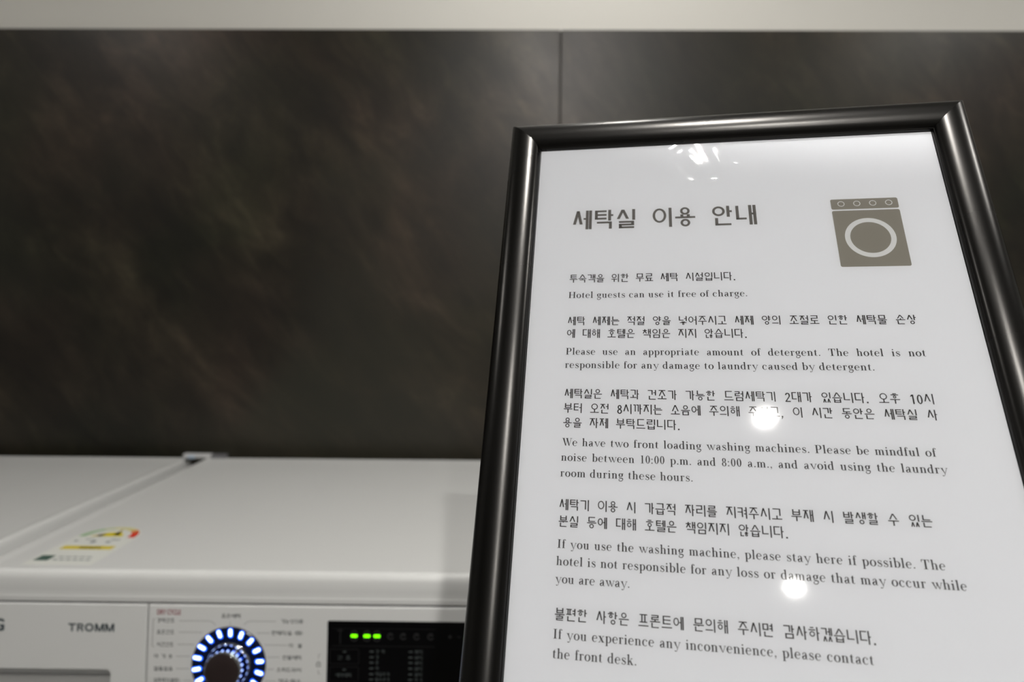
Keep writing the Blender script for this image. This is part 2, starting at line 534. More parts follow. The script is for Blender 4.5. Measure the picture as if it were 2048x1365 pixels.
def arc(cx, cy, rx, ry, a0, a1, n=16):
    return [(cx + rx * math.cos(R(a0 + (a1 - a0) * i / n)), cy + ry * math.sin(R(a0 + (a1 - a0) * i / n))) for i in range(n + 1)]


def ball(x, y, r=.062): return [[(x + r * math.cos(2 * math.pi * i / 12), y + r * math.sin(2 * math.pi * i / 12)) for i in range(12)]]


XH = .66
XO = XH + .012


def foot(x, l=.075, r=.075, y=0.0): return [rect(x - TK / 2 - l, y, x + TK / 2 + r, y + HL)]


def stem(x, y0, y1): return [rect(x - TK / 2, y0, x + TK / 2, y1)]


def topflag(x, y): return [[(x - TK / 2 - .085, y - HL * 1.2), (x - TK / 2 - .085, y - HL * 1.9), (x - TK / 2, y - HL * 2.2), (x - TK / 2, y), (x, y)]]


def arch(x0, x1, yb=0.0):
    cx = (x0 + x1) / 2 + .02
    rx = x1 - cx
    a = arc(cx, XH - .20, rx, .20 - HL / 2 + .008, 168, 0, 16)
    wd = []
    for i in range(17):
        t = i / 16
        wd.append(HL * 1.1 if t < .45 else HL + (TK - HL) * min(1, (t - .45) / .45) ** 1.3)
    return pen(a, wd) + [rect(x1 - TK / 2, yb, x1 + TK / 2, XH - .19)]


def bowl(cx, rx, y0=-.012, y1=XO, side=0):
    """o-shaped ring; side -1 / +1 keeps only that side heavy"""
    cy, ry = (y0 + y1) / 2, (y1 - y0) / 2 - HL / 2
    pts = arc(cx, cy, rx, ry, 90, 450, 32)
    wd = []
    for i in range(33):
        a = R(90 + 360 * i / 32)
        k = abs(math.cos(a)) ** 1.6
        if side and math.cos(a) * side < 0: k *= .12
        wd.append(HL + (TK * 1.04 - HL) * k)
    return pen(pts, wd)


def spline(pts, n=6):
    out = []
    P_ = [pts[0]] + pts + [pts[-1]]
    for i in range(1, len(P_) - 2):
        for k in range(n):
            t = k / n
            q = []
            for d in (0, 1):
                a, b, c, e = (P_[i - 1][d], P_[i][d], P_[i + 1][d], P_[i + 2][d])
                q.append(.5 * (2 * b + (c - a) * t + (2 * a - 5 * b + 4 * c - e) * t * t + (3 * b - a - 3 * c + e) * t ** 3))
            out.append(tuple(q))
    out.append(pts[-1])
    return out


def glyph(c):
    A = 1.04
    if c == 'o': return bowl(.33, .245), .66
    if c == 'e':
        p = arc(.32, .33, .235, .325, 8, 318, 28)
        wd = []
        for i in range(29):
            a = R(8 + 310 * i / 28)
            k = abs(math.cos(a)) ** 1.6
            if math.cos(a) > 0: k *= .55 if math.sin(a) > 0 else .05
            wd.append(HL + (TK - HL) * k)
        return pen(p, wd) + [rect(.10, .345, .56, .345 + HL)], .63
    if c == 'c':
        p = arc(.32, .33, .235, .325, 48, 318, 26)
        wd = [HL + (TK - HL) * (abs(math.cos(R(48 + 270 * i / 26))) ** 1.6 if math.cos(R(48 + 270 * i / 26)) < 0 else .05) for i in range(27)]
        return pen(p, wd) + ball(.475, .52, .066), .60
    if c == 'a':
        o = stem(.44, .10, .46)
        o += pen(arc(.28, .47, .16, .185, 150, 0, 14), [HL + (TK - HL) * (max(0, (i - 6) / 8)) ** 1.2 for i in range(15)])
        o += ball(.165, .515, .062)
        o += pen(spline([(.42, .37), (.30, .335), (.15, .26), (.12, .16), (.17, .035), (.29, .025), (.41, .13)]),
                 [HL * 1.1 if i < 6 else (TK * .95 if 10 <= i <= 20 else (HL * 1.2 if i > 26 else TK * .65)) for i in range(37)])
        o += pen(arc(.52, .11, .08, .10, 180, 330, 8), [TK, TK * .7, HL * 1.5, HL, HL, HL, HL, HL, HL])
        return o, .63
    if c in 'bdpq':
        L_ = c in 'bp'
        sx = .165 if L_ else .50
        cx = .37 if L_ else .30
        o = bowl(cx, .225, side=1 if L_ else -1)
        if c == 'b': o += stem(sx, 0, A) + topflag(sx, A) + [rect(.07, 0, sx, HL)]; w_ = .69
        if c == 'd': o += stem(sx, 0, A) + topflag(sx, A) + [rect(sx, 0, sx + TK / 2 + .08, HL)]; w_ = .70
        if c == 'p': o += stem(sx, -.33, XH) + topflag(sx, XH) + foot(sx, y=-.33); w_ = .69
        if c == 'q': o += stem(sx, -.33, XH) + foot(sx, y=-.33); w_ = .68
        return o, w_
    if c == 'f':
        return stem(.18, 0, .85) + foot(.18, .07, .10) + [rect(.03, XH - HL, .36, XH)] + \
            pen(arc(.30, .86, .12, .165, 180, 60, 10), [TK, TK, TK * .85, TK * .6, HL * 1.5, HL, HL, HL, HL, HL, HL]) + ball(.385, .93, .062), .40
    if c == 'g':
        o = bowl(.29, .185, .235, XO)
        o += pen(spline([(.18, .27), (.12, .20), (.13, .12), (.24, .085), (.42, .07), (.53, .0), (.52, -.14), (.40, -.27), (.22, -.29), (.09, -.22), (.09, -.10), (.18, -.02)]),
                 [HL * 1.2 if (i < 10 or i > 60) else (TK * .72 if 16 <= i < 34 else HL * 1.7) for i in range(67)])
        o += pen([(.42, .56), (.48, .645), (.55, .66)], HL) + ball(.56, .625, .05)
        return o, .63
    if c == 'h': return stem(.17, 0, A) + topflag(.17, A) + foot(.17, .075, .07) + arch(.17, .54) + foot(.54, .07, .075), .73
    if c == 'i': return stem(.17, 0, XH) + topflag(.17, XH) + foot(.17) + ball(.165, .90, .078), .36
    if c == 'k':
        return stem(.17, 0, A) + topflag(.17, A) + foot(.17, .075, .06) + pen([(.22, .27), (.50, XH - .01)], HL) + \
            [[(.28, .36), (.40, .45), (.66, .0), (.49, .0)]] + [rect(.40, XH - HL, .62, XH), rect(.42, 0, .72, HL)], .72
    if c == 'l': return stem(.17, 0, A) + topflag(.17, A) + foot(.17), .36
    if c == 'm': return stem(.17, 0, XH) + topflag(.17, XH) + foot(.17, .075, .065) + arch(.17, .52) + foot(.52, .065, .065) + arch(.52, .87) + foot(.87, .065, .075), 1.06
    if c == 'n': return stem(.17, 0, XH) + topflag(.17, XH) + foot(.17, .075, .07) + arch(.17, .54) + foot(.54, .07, .075), .73
    if c == 'r': return stem(.17, 0, XH) + topflag(.17, XH) + foot(.17, .075, .09) + \
        pen(arc(.36, .48, .15, .165, 172, 60, 8), [HL * 1.1] * 9) + ball(.435, .585, .066), .52
    if c == 's':
        p = spline([(.43, .52), (.36, .635), (.25, .645), (.13, .58), (.12, .47), (.22, .38), (.34, .31), (.45, .22), (.44, .09), (.33, .015), (.20, .015), (.09, .14)])
        n_ = len(p)
        wd = [HL + (TK * .98 - HL) * math.exp(-((i / (n_ - 1) - .5) / .20) ** 2) for i in range(n_)]
        o = pen(p, wd) + pen([(.445, .645), (.445, .47)], HL) + pen([(.085, .19), (.085, 0)], HL)
        return o, .54
    if c == 't':
        return stem(.18, .11, .72) + [[(.18 - TK / 2, .72), (.18 + TK / 2, .72), (.18 + TK / 2, .86), (.18 + TK / 2 - .03, .86), (.18 - TK / 2, .70)]] + \
            [rect(.03, XH - HL, .38, XH)] + pen(arc(.29, .13, .11, .12, 180, 330, 8), [TK, TK * .9, TK * .6, HL * 1.5, HL, HL, HL, HL, HL]), .44
    if c == 'u':
        o = stem(.17, .17, XH) + topflag(.17, XH) + stem(.53, 0, XH) + topflag(.53, XH) + [rect(.53, 0, .68, HL)]
        o += pen(arc(.34, .19, .17, .19, 180, 350, 14), [HL + (TK - HL) * max(0, (1 - i / 7)) ** 1.1 for i in range(15)])
        return o, .73
    if c in 'vyw':
        dx = .0
        o = []
        def vee(x, w1=.30, w2=.24):
            return [[(x - TK * .55, XH), (x + TK * .55, XH), (x + w1 - HL * .2 + TK * .10, 0), (x + w1 - TK * .35, 0)]] + pen([(x + w1 - .02, .01), (x + w1 + w2, XH)], HL)
        if c == 'v': return vee(.13) + [rect(.0, XH - HL, .29, XH), rect(.55, XH - HL, .76, XH)], .72
        if c == 'y': return vee(.13) + [rect(.0, XH - HL, .29, XH), rect(.55, XH - HL, .76, XH)] + pen([(.42, .02), (.34, -.20), (.27, -.27), (.19, -.27)], HL) + ball(.165, -.235, .06), .72
        return vee(.13, .27, .19) + vee(.50, .27, .21) + [rect(.0, XH - HL, .29, XH), rect(.42, XH - HL, .62, XH), rect(.87, XH - HL, 1.07, XH)], 1.02
    if c == 'x':
        return [[(.05, XH), (.24, XH), (.62, 0), (.44, 0)]] + pen([(.12, .01), (.56, XH - .01)], HL) + [rect(0, XH - HL, .30, XH), rect(.44, XH - HL, .68, XH), rect(0, 0, .24, HL), rect(.38, 0, .70, HL)], .70
    if c == 'H':
        o = []
        for x in (.19, .80): o += [rect(x - .085, 0, x + .085, 1)] + [rect(x - .19, 0, x + .19, HL), rect(x - .19, 1 - HL, x + .19, 1)]
        return o + [rect(.19, .49, .80, .49 + HL)], 1.02
    if c == 'I': return [rect(.115, 0, .285, 1), rect(.0, 0, .40, HL), rect(0, 1 - HL, .40, 1)], .46
    if c == 'P':
        o = [rect(.115, 0, .285, 1), rect(.0, 0, .42, HL), rect(0, 1 - HL, .46, 1), rect(.28, .43, .46, .43 + HL)]
        p = arc(.46, .715, .205, .265, 90, -90, 18)
        return o + pen(p, [HL + (.165 - HL) * abs(math.cos(R(90 - 10 * i))) ** 1.4 for i in range(19)]), .80
    if c == 'T':
        return [rect(.34, 0, .51, 1), rect(.21, 0, .64, HL), rect(.03, 1 - HL, .82, 1), [(.03, 1), (.03, .70), (.055, .70), (.11, .90), (.22, 1)],
                [(.82, 1), (.82, .70), (.795, .70), (.74, .90), (.63, 1)]], .86
    if c == 'W':
        def V_(x): return [[(x - .09, 1), (x + .10, 1), (x + .365, 0), (x + .26, 0)]] + pen([(x + .30, .01), (x + .54, 1)], HL)
        return V_(.16) + V_(.60) + [rect(.0, 1 - HL, .34, 1), rect(.48, 1 - HL, .80, 1), rect(1.02, 1 - HL, 1.28, 1)], 1.24
    if c == '0':
        return pen(arc(.30, .5, .19, .485, 90, 450, 32), [HL + (.145 - HL) * abs(math.cos(R(90 + 11.25 * i))) ** 1.5 for i in range(33)]), .60
    if c == '1': return [rect(.23, 0, .37, 1), rect(.12, 0, .48, HL), rect(.13, 1 - HL * 2.2, .23, 1 - HL)], .58
    if c == '8':
        f_ = lambda cy, rx, ry: pen(arc(.30, cy, rx, ry, 90, 450, 28), [HL + (.13 - HL) * abs(math.cos(R(90 + 360 / 28 * i))) ** 1.5 for i in range(29)])
        return f_(.74, .155, .235) + f_(.25, .19, .24), .60
    if c == '.': return ball(.13, .068, .075), .28
    if c == ',': return ball(.13, .068, .072) + pen([(.185, .06), (.165, -.08), (.09, -.16)], HL), .28
    if c == ':': return ball(.13, .068, .075) + ball(.13, .56, .075), .30
    return [], .3


def layout(text, kind, size, x0, x1=None, space=None, track=0.0, tv=.10, th=.078):
    """returns polygons in millimetres, y up from the baseline, between x0 and x1"""
    items = []
    for ch in text:
        if ch == ' ': items.append(None)
        elif kind == 'K' and ord(ch) >= 0xAC00: items.append(([[(px * .875 + .035, py) for px, py in q] for q in hangul(ch, tv, th)], 1.0))
        elif kind == 'K': items.append(sans_digit(ch, tv))
        else: items.append(glyph(ch))
    nat = sum((i[1] * size + track) for i in items if i) - track
    ns = sum(1 for i in items if i is None)
    if text[-1] in '.,': nat -= (.14 if kind == 'K' else .07) * size
    if space is None: space = (x1 - x0 - nat) / max(1, ns)
    out = []; x = x0
    for it in items:
        if it is None: x += space; continue
        for poly in it[0]: out.append([(x + px * size, py * size) for px, py in poly])
        x += it[1] * size + track
    return out, x


def flat(name, polys, fn, m, parent, label=None):
    vs, fs = [], []
    for p in polys:
        b = len(vs)
        vs += [fn(x, y) for x, y in p]
        fs.append(tuple(range(b, b + len(p))))
    return obj(name, vs, fs, m, parent, label=label)


def font_polys(text, size, bold=0.0):
    """outline lettering in the built-in sans font as polygons (cap height = size)"""
    cu = bpy.data.curves.new('lettering', 'FONT')
    cu.body = text; cu.size = 1.0; cu.offset = bold; cu.resolution_u = 3
    ob = bpy.data.objects.new('lettering', cu)
    me = bpy.data.meshes.new_from_object(ob)
    k = size / 0.73
    ps = [[(me.vertices[i].co.x * k, me.vertices[i].co.y * k) for i in p.vertices] for p in me.polygons]
    xs = [x for p in ps for x, y in p]
    bpy.data.objects.remove(ob); bpy.data.curves.remove(cu); bpy.data.meshes.remove(me)
    x0, x1 = min(xs), max(xs)
    return [[(x - x0, y) for x, y in p] for p in ps], x1 - x0


def rect_loop(x0, x1, y0, y1, r, z):
    return [(x, y, z) for x, y in rrect(x0, x1, y0, y1, r)]


X0, X1 = -0.7132, -0.0135      # the machine with the energy sticker
YFR, YBK = 0.785, 1.412
ZT = 0.8672


def machine(label):
    t = empty('washing_machine', ((X0 + X1) / 2, 1.1, 0), label, 'washing machine', 'washing machines side by side at the stone wall')
    # cabinet
    b = MB()
    b.loft([rect_loop(X0 + .002, X1 - .002, .80, YBK - .004, .012, z) for z in (0.02, 0.8265)], cap0=True)
    b.build('cabinet', ENAMEL, t, smooth=True, angle=35)
    for x in (X0 + .06, X1 - .06):
        for y in (.86, 1.35):
            MB().lathe([(.022, 0), (.022, .012), (.014, .014), (.014, .021)], Matrix.Translation((x, y, 0)), 20).build('foot', RUBBER, t)
    # lid with a rounded rim and a slightly sunken top
    prof = [  # side inset, front inset, back inset, z
        (0, 0, 0, .8285), (0, 0, 0, .8340), (.0015, 0, 0, .8355), (.0110, .0001, .0001, .8360), (.0125, .0002, .0002, .8440), (.0138, .0005, .0005, .8570),
        (.0152, .0028, .0030, .8635), (.0180, .0072, .0070, .8668), (.0215, .0095, .010, ZT + .0002), (.027, .0115, .013, .8666), (.033, .0135, .017, .8655), (.037, .0148, .020, .8652)]
    b = MB()
    b.loft([rect_loop(X0 + s, X1 - s, YFR + f, YBK - k, max(.004, .010 - s), z) for s, f, k, z in prof], cap0=True)
    lid = b.build('lid', PLASTIC, t, smooth=True, angle=50)
    # seam below the lid
    MB().box(X0 + .004, X1 - .004, YFR + .004, .81, .8255, .8295).build('seam_strip', DARKGAP, t)
    # control panel
    def plate(x0, x1, v0, v1, h1=0.0, hb=-12.0, bev=1.6):
        loops = []
        for h, i in ((hb, 0), (h1 - bev, 0), (h1 - bev * .35, bev * .35), (h1, bev)):
            loops.append([P(x, v, h) for x, v in ((x0 + i, v1 - i), (x1 - i, v1 - i), (x1 - i, v0 + i), (x0 + i, v0 + i))])
        return MB().loft(loops, cap0=True)
    cp = plate(-466.2, X1 * 1e3 - 1, 1.6, 112).build('control_panel', PLASTIC, t)
    # detergent drawer front with its finger pocket
    dx0, dx1 = X0 * 1e3 + 1, -468.0
    b = MB()
    hx0, hx1, hv0, hv1 = -700.0, -511.5, 82.5, 106.0
    inner = [(x, v) for x, v in rrect(hx0, hx1, hv0, hv1, 5.5, 4)]
    # outer outline sampled at the same number of points, by corner
    n_ = len(inner) // 4
    corners = [(dx1 - 1.2, 110.8), (dx0 + 1.2, 110.8), (dx0 + 1.2, 2.8), (dx1 - 1.2, 2.8)]
    outer = [corners[i // n_] for i in range(len(inner))]
    b.loft([[P(x, v, 0) for x, v in outer], [P(x, v, 0) for x, v in inner], [P(x, v, -1.2) for x, v in rrect(hx0 + .8, hx1 - .8, hv0 + .8, hv1 - .8, 5, 4)],
            [P(x, v, -14) for x, v in rrect(hx0 + 1, hx1 - 1, hv0 + 1, hv1 - 1, 5, 4)]], cap1=True)
    oc = [(dx1, 112), (dx0, 112), (dx0, 1.6), (dx1, 1.6)]
    b.loft([[P(x, v, -12) for x, v in oc], [P(x, v, -1.6) for x, v in oc], [P(x, v, 0) for x, v in corners]], cap1=False)
    dr = b.build('detergent_drawer', PLASTIC, t)
    MB().loft([[P(x, v, h) for x, v in rrect(hx0 + 2, hx1 - 2, 94, hv1 - 1, 2, 4)] for h in (-13.5, -6.5, -5.5)]).build('pull_lip', GREYPL, dr)
    def bold_letters():
        b_ = 2.35; o = []
        o += [rect(0, 7.8, 9.6, 10), rect(3.65, 0, 5.95, 10)]                                   # T
        x = 11.2; o += [rect(x, 0, x + b_, 10), rect(x, 8.0, x + 5, 10), rect(x, 4.0, x + 5, 5.9)] + ring(x + 4.9, 7.0, 3.2, 3.0, b_, 2.0, -90, 90, 10)
        o += [[(x + 4.0, 4.6), (x + 6.4, 4.6), (x + 8.6, 0), (x + 6.0, 0)]]                       # R
        x = 21.0; o += ring(x + 5.7, 5.0, 5.7, 5.25, 2.5, 2.2, n=32)                             # O
        for x in (34.0, 46.9):                                                                   # M M
            o += [rect(x, 0, x + b_, 10), rect(x + 9.4, 0, x + 9.4 + b_, 10), [(x, 10), (x + 2.9, 10), (x + 7.0, 0), (x + 4.75, 0)], [(x + 8.85, 10), (x + 11.75, 10), (x + 7.0, 0), (x + 4.75, 0)]]
        return o
    flat('brand_lettering', bold_letters(), lambda x, y: P(-567.5 + x, 36.0 - y, .12), INKB, dr, 'dark grey bold capital letters of the maker mark')
    pl, wd = font_polys('LG', 15.2, 0.03)
    flat('logo_lettering', pl, lambda x, y: P(-649.2 - wd + x, 36.0 - y, .12), INKB, dr, 'large dark grey capital letters at the far left')
    rg = ring(0, 0, 11, 11, 1.3, 1.3, 20, 360, 30) + ring(0, 0, 11, 11, 1.3, 1.3, 0, 1, 1) + [rect(-1, -5, .6, 6), rect(-1, -5, 5, -3.6), rect(2, -.6, 11, .8)] + ball(-4.5, 4.5, 1.3)
    flat('round_emblem', rg, lambda x, y: P(-692 + x, 28 - y, .12), INKB, dr)
    # printed programme names round the dial
    def ktxt(s, x0, x1, vbase, h, m=INKP, tv=.15, th=.11):
        size = h / 1.05
        nat = sum(1.0 if ord(c) >= 0xAC00 else (.45 if c != ' ' else 0) for c in s)
        sp = .5
        tot = nat + sp * s.count(' ')
        kx = (x1 - x0) / tot
        polys = []; x = 0
        for c in s:
            if c == ' ': x += sp; continue
            if ord(c) >= 0xAC00: polys += [[(x0 + (x + px * .92) * kx, py * size) for px, py in q] for q in hangul(c, tv, th)]; x += 1
            else:
                q = {'/': [seg(.05, 0, .38, 1, .11)], '(': ring(.42, .5, .3, .6, .11, .11, 120, 240, 8), ')': ring(.05, .5, .3, .6, .11, .11, -60, 60, 8),
                     '+': [rect(.03, .45, .42, .56), rect(.17, .28, .28, .72)], '-': [rect(.03, .45, .42, .56)]}.get(c, [])
                polys += [[(x0 + (x + px) * kx, py * size) for px, py in r_] for r_ in q]; x += .45
        flat('programme_name', polys, lambda a, c_: P(a, vbase - c_, .12), m, cp)
    pl, wd = font_polys('DRY CYCLE', 6.2, 0.03)
    k = 30.0 / wd
    flat('programme_heading', [[(x * k, y) for x, y in p] for p in pl], lambda x, y: P(-454.9 + x, 13.6 - y, .12), INKR, cp, 'dark red capital letters DRY CYCLE')
    for s, x0, x1, vc in (('강력건조', -455.1, -432, 21.2), ('표준건조', -454.6, -431.9, 35.6), ('시간건조', -454, -432.5, 51),
                          ('아 기 옷', -457.3, -432.8, 65.5), ('알뜰삶음', -456.8, -432.2, 80.8), ('얼룩제거(불림)', -456.3, -422.9, 95),
                          ('표준세탁', -373.1, -347.9, 14.8), ('기능성의류', -297.6, -268.5, 20.8), ('란제리/울', -308.8, -282.5, 35.2),
                          ('이  불', -286.9, -269.3, 50.6), ('찬물세탁', -294.2, -269.7, 65.4), ('스피드워시', -301.4, -269.7, 80.6), ('헹굼+탈수', -298.8, -269.7, 94.6)):
        ktxt(s, x0, x1, vc + 2.6, 5.3)
    bx = ring(0, 0, 5.2, 2.7, .6, .6, n=16)
    flat('boxed_mark', bx + [rect(-3, -1.2, -1, 1.2), rect(-.4, -1.2, .4, 1.2), rect(1, -1.2, 3, 1.2)], lambda x, y: P(-274.5 + x, 35 - y, .12), INKP, cp)
    def line(pts, wd=.55):
        flat('guide_line', [seg(*pts[i], *pts[i + 1], wd, .1) for i in range(len(pts) - 1)], lambda x, y: P(x, y, .12), INKL, cp)
    line([(-426.2, 21.4), (-388, 21.2), (-384, 22.4), (-380.2, 26.5)])
    line([(-426.9, 35.5), (-397, 35.4)]); line([(-427.5, 50.6), (-406.5, 50.5)]); line([(-428.9, 65.3), (-411, 65.2)]); line([(-428.4, 80.5), (-411, 80.5)]); line([(-419, 95), (-408, 95)])
    line([(-361.5, 22), (-361.5, 27)])
    line([(-303.8, 20.9), (-336, 20.9), (-340, 21.8), (-344.2, 25.5)]); line([(-327, 35.5), (-311.4, 35.3)]); line([(-317.5, 50.1), (-288.8, 50)])
    line([(-313.5, 65.1), (-298, 65)]); line([(-313, 80), (-305, 80)]); line([(-315, 94.5), (-302, 94.5)])
    line([(-457.5, 19.4), (-459.6, 19.8), (-459.9, 53), (-457.5, 53.8)], .7)
    line([(-246, 61), (-248.6, 61.5), (-248.8, 66)], .6); line([(-246, 85), (-248.6, 84.5), (-248.8, 80)], .6)
    flat('lock_symbol', ring(-248.6, 71.4, 1.9, 2.2, .6, .6, 180, 360, 10) + [rect(-251.4, 71.6, -245.8, 72.4), rect(-251.4, 75.2, -245.8, 76), rect(-251.4, 71.6, -250.6, 76), rect(-246.6, 71.6, -245.8, 76)],
         lambda x, y: P(x, y, .12), INKP, cp)
    # display
    ds = MB().loft([[P(x, v, h) for x, v in rrect(-237.9 + i, -30 - i, 19.0 + i, 106 - i, 1.6)] for h, i in ((-1, 0), (.5, 0), (.9, .4))]).build('display', BLACKGL, t)
    for x in (-204.0, -187.9, -175.2):
        MB().loft([[P(x + a, 37.2 + c_, h) for a, c_ in rrect(-4.1, 4.1, -1.75, 1.75, 1.7, 5)] for h in (.85, 1.1)]).build('green_segment', LEDG, ds, label='lit green bar on the black display')
        flat('segment_outline', ring(x, 37.2, 5.3, 6.8, 1.6, 1.6, 20, 160, 10) + ring(x, 37.2, 5.3, 6.8, 1.6, 1.6, 200, 340, 10), lambda a, c_: P(a, c_, 1.0), DISPFAINT, ds)
    for x in (-157.9, -141.9, -125.1, -107.3):
        flat('dim_icon', ring(x, 37.2, 4.2, 4.2, 1.5, 1.5, 20, 320, 14) + [rect(x - 1, 34.5, x + 2.8, 36.5)], lambda a, c_: P(a, c_, 1.0), DISPFAINT, ds)
    flat('dim_icon', ball(-83, 37, 2.2) + [rect(-74, 36.4, -70, 37.6)], lambda a, c_: P(a, c_, 1.0), DISPFAINT, ds)
    flat('outline', [rect(-232, 49.4, -101.5, 49.8), rect(-232, 28.0, -101.5, 28.3), rect(-222, 28, -221, 47), rect(-226, 30, -218, 31)], lambda a, c_: P(a, c_, 1.0), DISPFAINT, ds)
    for v in (53.8, 75.5, 97.2):
        rr_ = rrect(-234.3, -197.5, v, v + 18, 1.5, 3)
        flat('button_outline', [seg(*rr_[i], *rr_[(i + 1) % len(rr_)], .4) for i in range(len(rr_))], lambda a, c_: P(a, c_, 1.0), DISPFAINT, ds)
    def dtxt(s, x0, x1, v, h=4.6):
        polys = []; k = sum(1 if c != ' ' else .6 for c in s); kx = (x1 - x0) / k; x = 0
        for c in s:
            if c == ' ': x += .6; continue
            polys += [[(x0 + (x + px * .9) * kx, py * h / 1.05) for px, py in q] for q in hangul(c, .15, .11)]; x += 1
        flat('display_lettering', polys, lambda a, c_: P(a, v + h / 2 - c_, 1.0), DISPTXT, ds)
    dtxt('건 조', -224.5, -207.5, 64.2); dtxt('예약세탁', -226.5, -206, 85.6)
    for s, v in (('강 력', 56.2), ('강', 63.2), ('중', 69.8), ('약', 76.9), ('헹굼추가', 83.9), ('탈수추가', 90.6)):
        dtxt(s, -176.5, -176.5 + 4.6 * (len(s) if len(s) != 3 else 2.6), v, 4.4)
    for s, v in (('95°', 55.8), ('60°', 62.8), ('40°', 69.6), ('30°', 76.7), ('20°', 83.8)):
        pl, wd = font_polys(s + 'C', 3.9, .02)
        flat('display_lettering', [[(x * 10 / wd, y) for x, y in p] for p in pl], lambda x, y, v=v: P(-127 + x, v + 2 - y, 1.0), DISPTXT, ds)
    dtxt('냉 수', -127, -116.5, 90.4, 4.4)
    for v in (56.2, 63.2, 69.8, 76.9, 83.9, 90.6):
        for q_ in (rect(-184, v - .8, -179, v + .8), rect(-134.8, v - 1, -130, v + .6)): flat('indicator_bar', [q_], lambda a, c_: P(a, c_, 1.0), DISPTXT, ds)
    for v in (56.8, 78.8): flat('indicator_bar', [rect(-217.8, v - .7, -213.6, v + .7)], lambda a, c_: P(a, c_, 1.0), DISPTXT, ds)
    # dial: dark ring with a painted-in blue glow, chrome collar, dark knob face
    DC = (-361.6, 74.6)
    Md = Matrix.Identity(4)
    ex, ey = Vector((1, 0, 0)), -PDN
    for i in range(3): Md[i][0], Md[i][1], Md[i][2], Md[i][3] = ex[i] * 1e-3, ey[i] * 1e-3, PN[i] * 1e-3, P(*DC)[i]
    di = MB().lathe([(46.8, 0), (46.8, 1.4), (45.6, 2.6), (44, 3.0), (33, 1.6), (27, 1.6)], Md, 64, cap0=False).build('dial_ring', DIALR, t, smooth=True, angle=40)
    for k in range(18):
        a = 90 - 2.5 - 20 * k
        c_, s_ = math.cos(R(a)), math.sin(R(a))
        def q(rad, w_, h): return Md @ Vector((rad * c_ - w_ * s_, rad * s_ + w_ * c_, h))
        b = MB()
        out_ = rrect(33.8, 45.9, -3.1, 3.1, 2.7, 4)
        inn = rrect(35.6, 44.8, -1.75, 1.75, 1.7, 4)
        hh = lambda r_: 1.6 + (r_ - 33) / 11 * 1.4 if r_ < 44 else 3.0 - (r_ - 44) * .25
        b.loft([[q(r_, w_, hh(r_) + .15) for r_, w_ in out_], [q(r_, w_, hh(r_) + .25) for r_, w_ in inn]], m=1, cap1=False)  # glowing halo patch round the tick
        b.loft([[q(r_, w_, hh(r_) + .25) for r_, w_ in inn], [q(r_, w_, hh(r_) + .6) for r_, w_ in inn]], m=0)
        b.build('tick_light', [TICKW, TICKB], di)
    MB().lathe([(27.5, 1.5), (25.8, 2.6), (24.6, 6), (23.6, 12), (22.9, 18.0), (22.2, 19.3), (21.2, 19.6)], Md, 72, cap0=False, cap1=False).build('chrome_collar', CHROME, di, smooth=True, label='mirror chrome collar of the dial')
    MB().lathe([(21.3, 19.5), (20.6, 19.9), (6, 19.5), (0.5, 19.4)], Md, 64, cap0=False).build('knob_face', KNOBF, di, smooth=True, label='dark brown round knob face')
    # front below the panel, door
    cx, cz = (X0 + X1) / 2, 0.40
    MB().bbox(X0 + .001, X1 - .001, .774, .80, .05, .7145, .003).build('front_panel', PLASTIC, t)
    Mf = Matrix.Translation((cx, .774, cz)) @ Matrix.Rotation(math.pi / 2, 4, 'X')
    dd = MB().lathe([(.255, -.002), (.255, .012), (.245, .024), (.225, .030), (.195, .028), (.185, .018), (.180, .010)], Mf, 72, cap0=False, cap1=False).build('door_frame', CHROME, t, smooth=True, angle=40)
    MB().lathe([(.187, .016), (.15, .034), (.09, .046), (.02, .05)], Mf, 64, cap0=False).build('door_glass', GLASSD, dd, smooth=True)
    MB().bbox(cx + .185, cx + .215, .735, .748, cz - .05, cz + .05, .003).build('door_handle', GREYPL, dd)
    # energy sticker on the lid
    return t, lid


def children(o): return [c for c in bpy.data.objects if c.parent == o]


def copy_tree(o, parent=None):
    c = o.copy()
    COL.objects.link(c)
    if parent: c.parent = parent
    for ch in children(o): copy_tree(ch, c)
    return c


wm, lid = machine('white washing machine with blue lit dial, green display bars and energy sticker on top')
wm2 = copy_tree(wm)
wm2.location.x -= 0.7085
wm2['label'] = 'white washing machine at the far left, plain top without sticker, cut off by picture edge'

# energy sticker (only on the right machine)
STB = mat('sticker_film', (0.68, 0.69, 0.655), 0.4)
YEL = mat('sticker_yellow', (0.62, 0.50, 0.05), 0.5)
YEL2 = mat('sticker_bright_yellow', (0.68, 0.56, 0.02), 0.5)
PALEY = mat('sticker_pale_yellow', (0.60, 0.56, 0.27), 0.5)
PALEG = mat('sticker_pale_green', (0.30, 0.46, 0.26), 0.5)
GRN = mat('sticker_dark_green', (0.06, 0.11, 0.09), 0.5)
RED = mat('sticker_red', (0.62, 0.035, 0.015), 0.5)
ORG = mat('sticker_orange', (0.62, 0.22, 0.08), 0.5)
GRYP = mat('sticker_grey_print', (0.26, 0.28, 0.29), 0.5)
OLV = mat('sticker_olive_print', (0.36, 0.29, 0.05), 0.5)
ZL = 0.8652
sb = [(-.6485, .8095), (-.5565, .8095), (-.5565, .905)] + [(-.603 + .0455 * math.cos(R(a)), .913 + .0425 * math.sin(R(a))) for a in range(0, 181, 12)] + [(-.6485, .905)]
stk = MB().loft([[(x, y, ZL + h) for x, y in sb] for h in (0.0, .00018)]).build('energy_sticker', STB, wm)
stk['label'] = 'energy rating sticker with coloured half ring gauge and yellow bar'


def sp(name, polys, m): return flat(name, polys, lambda x, y: (x, y, ZL + .0003), m, stk)


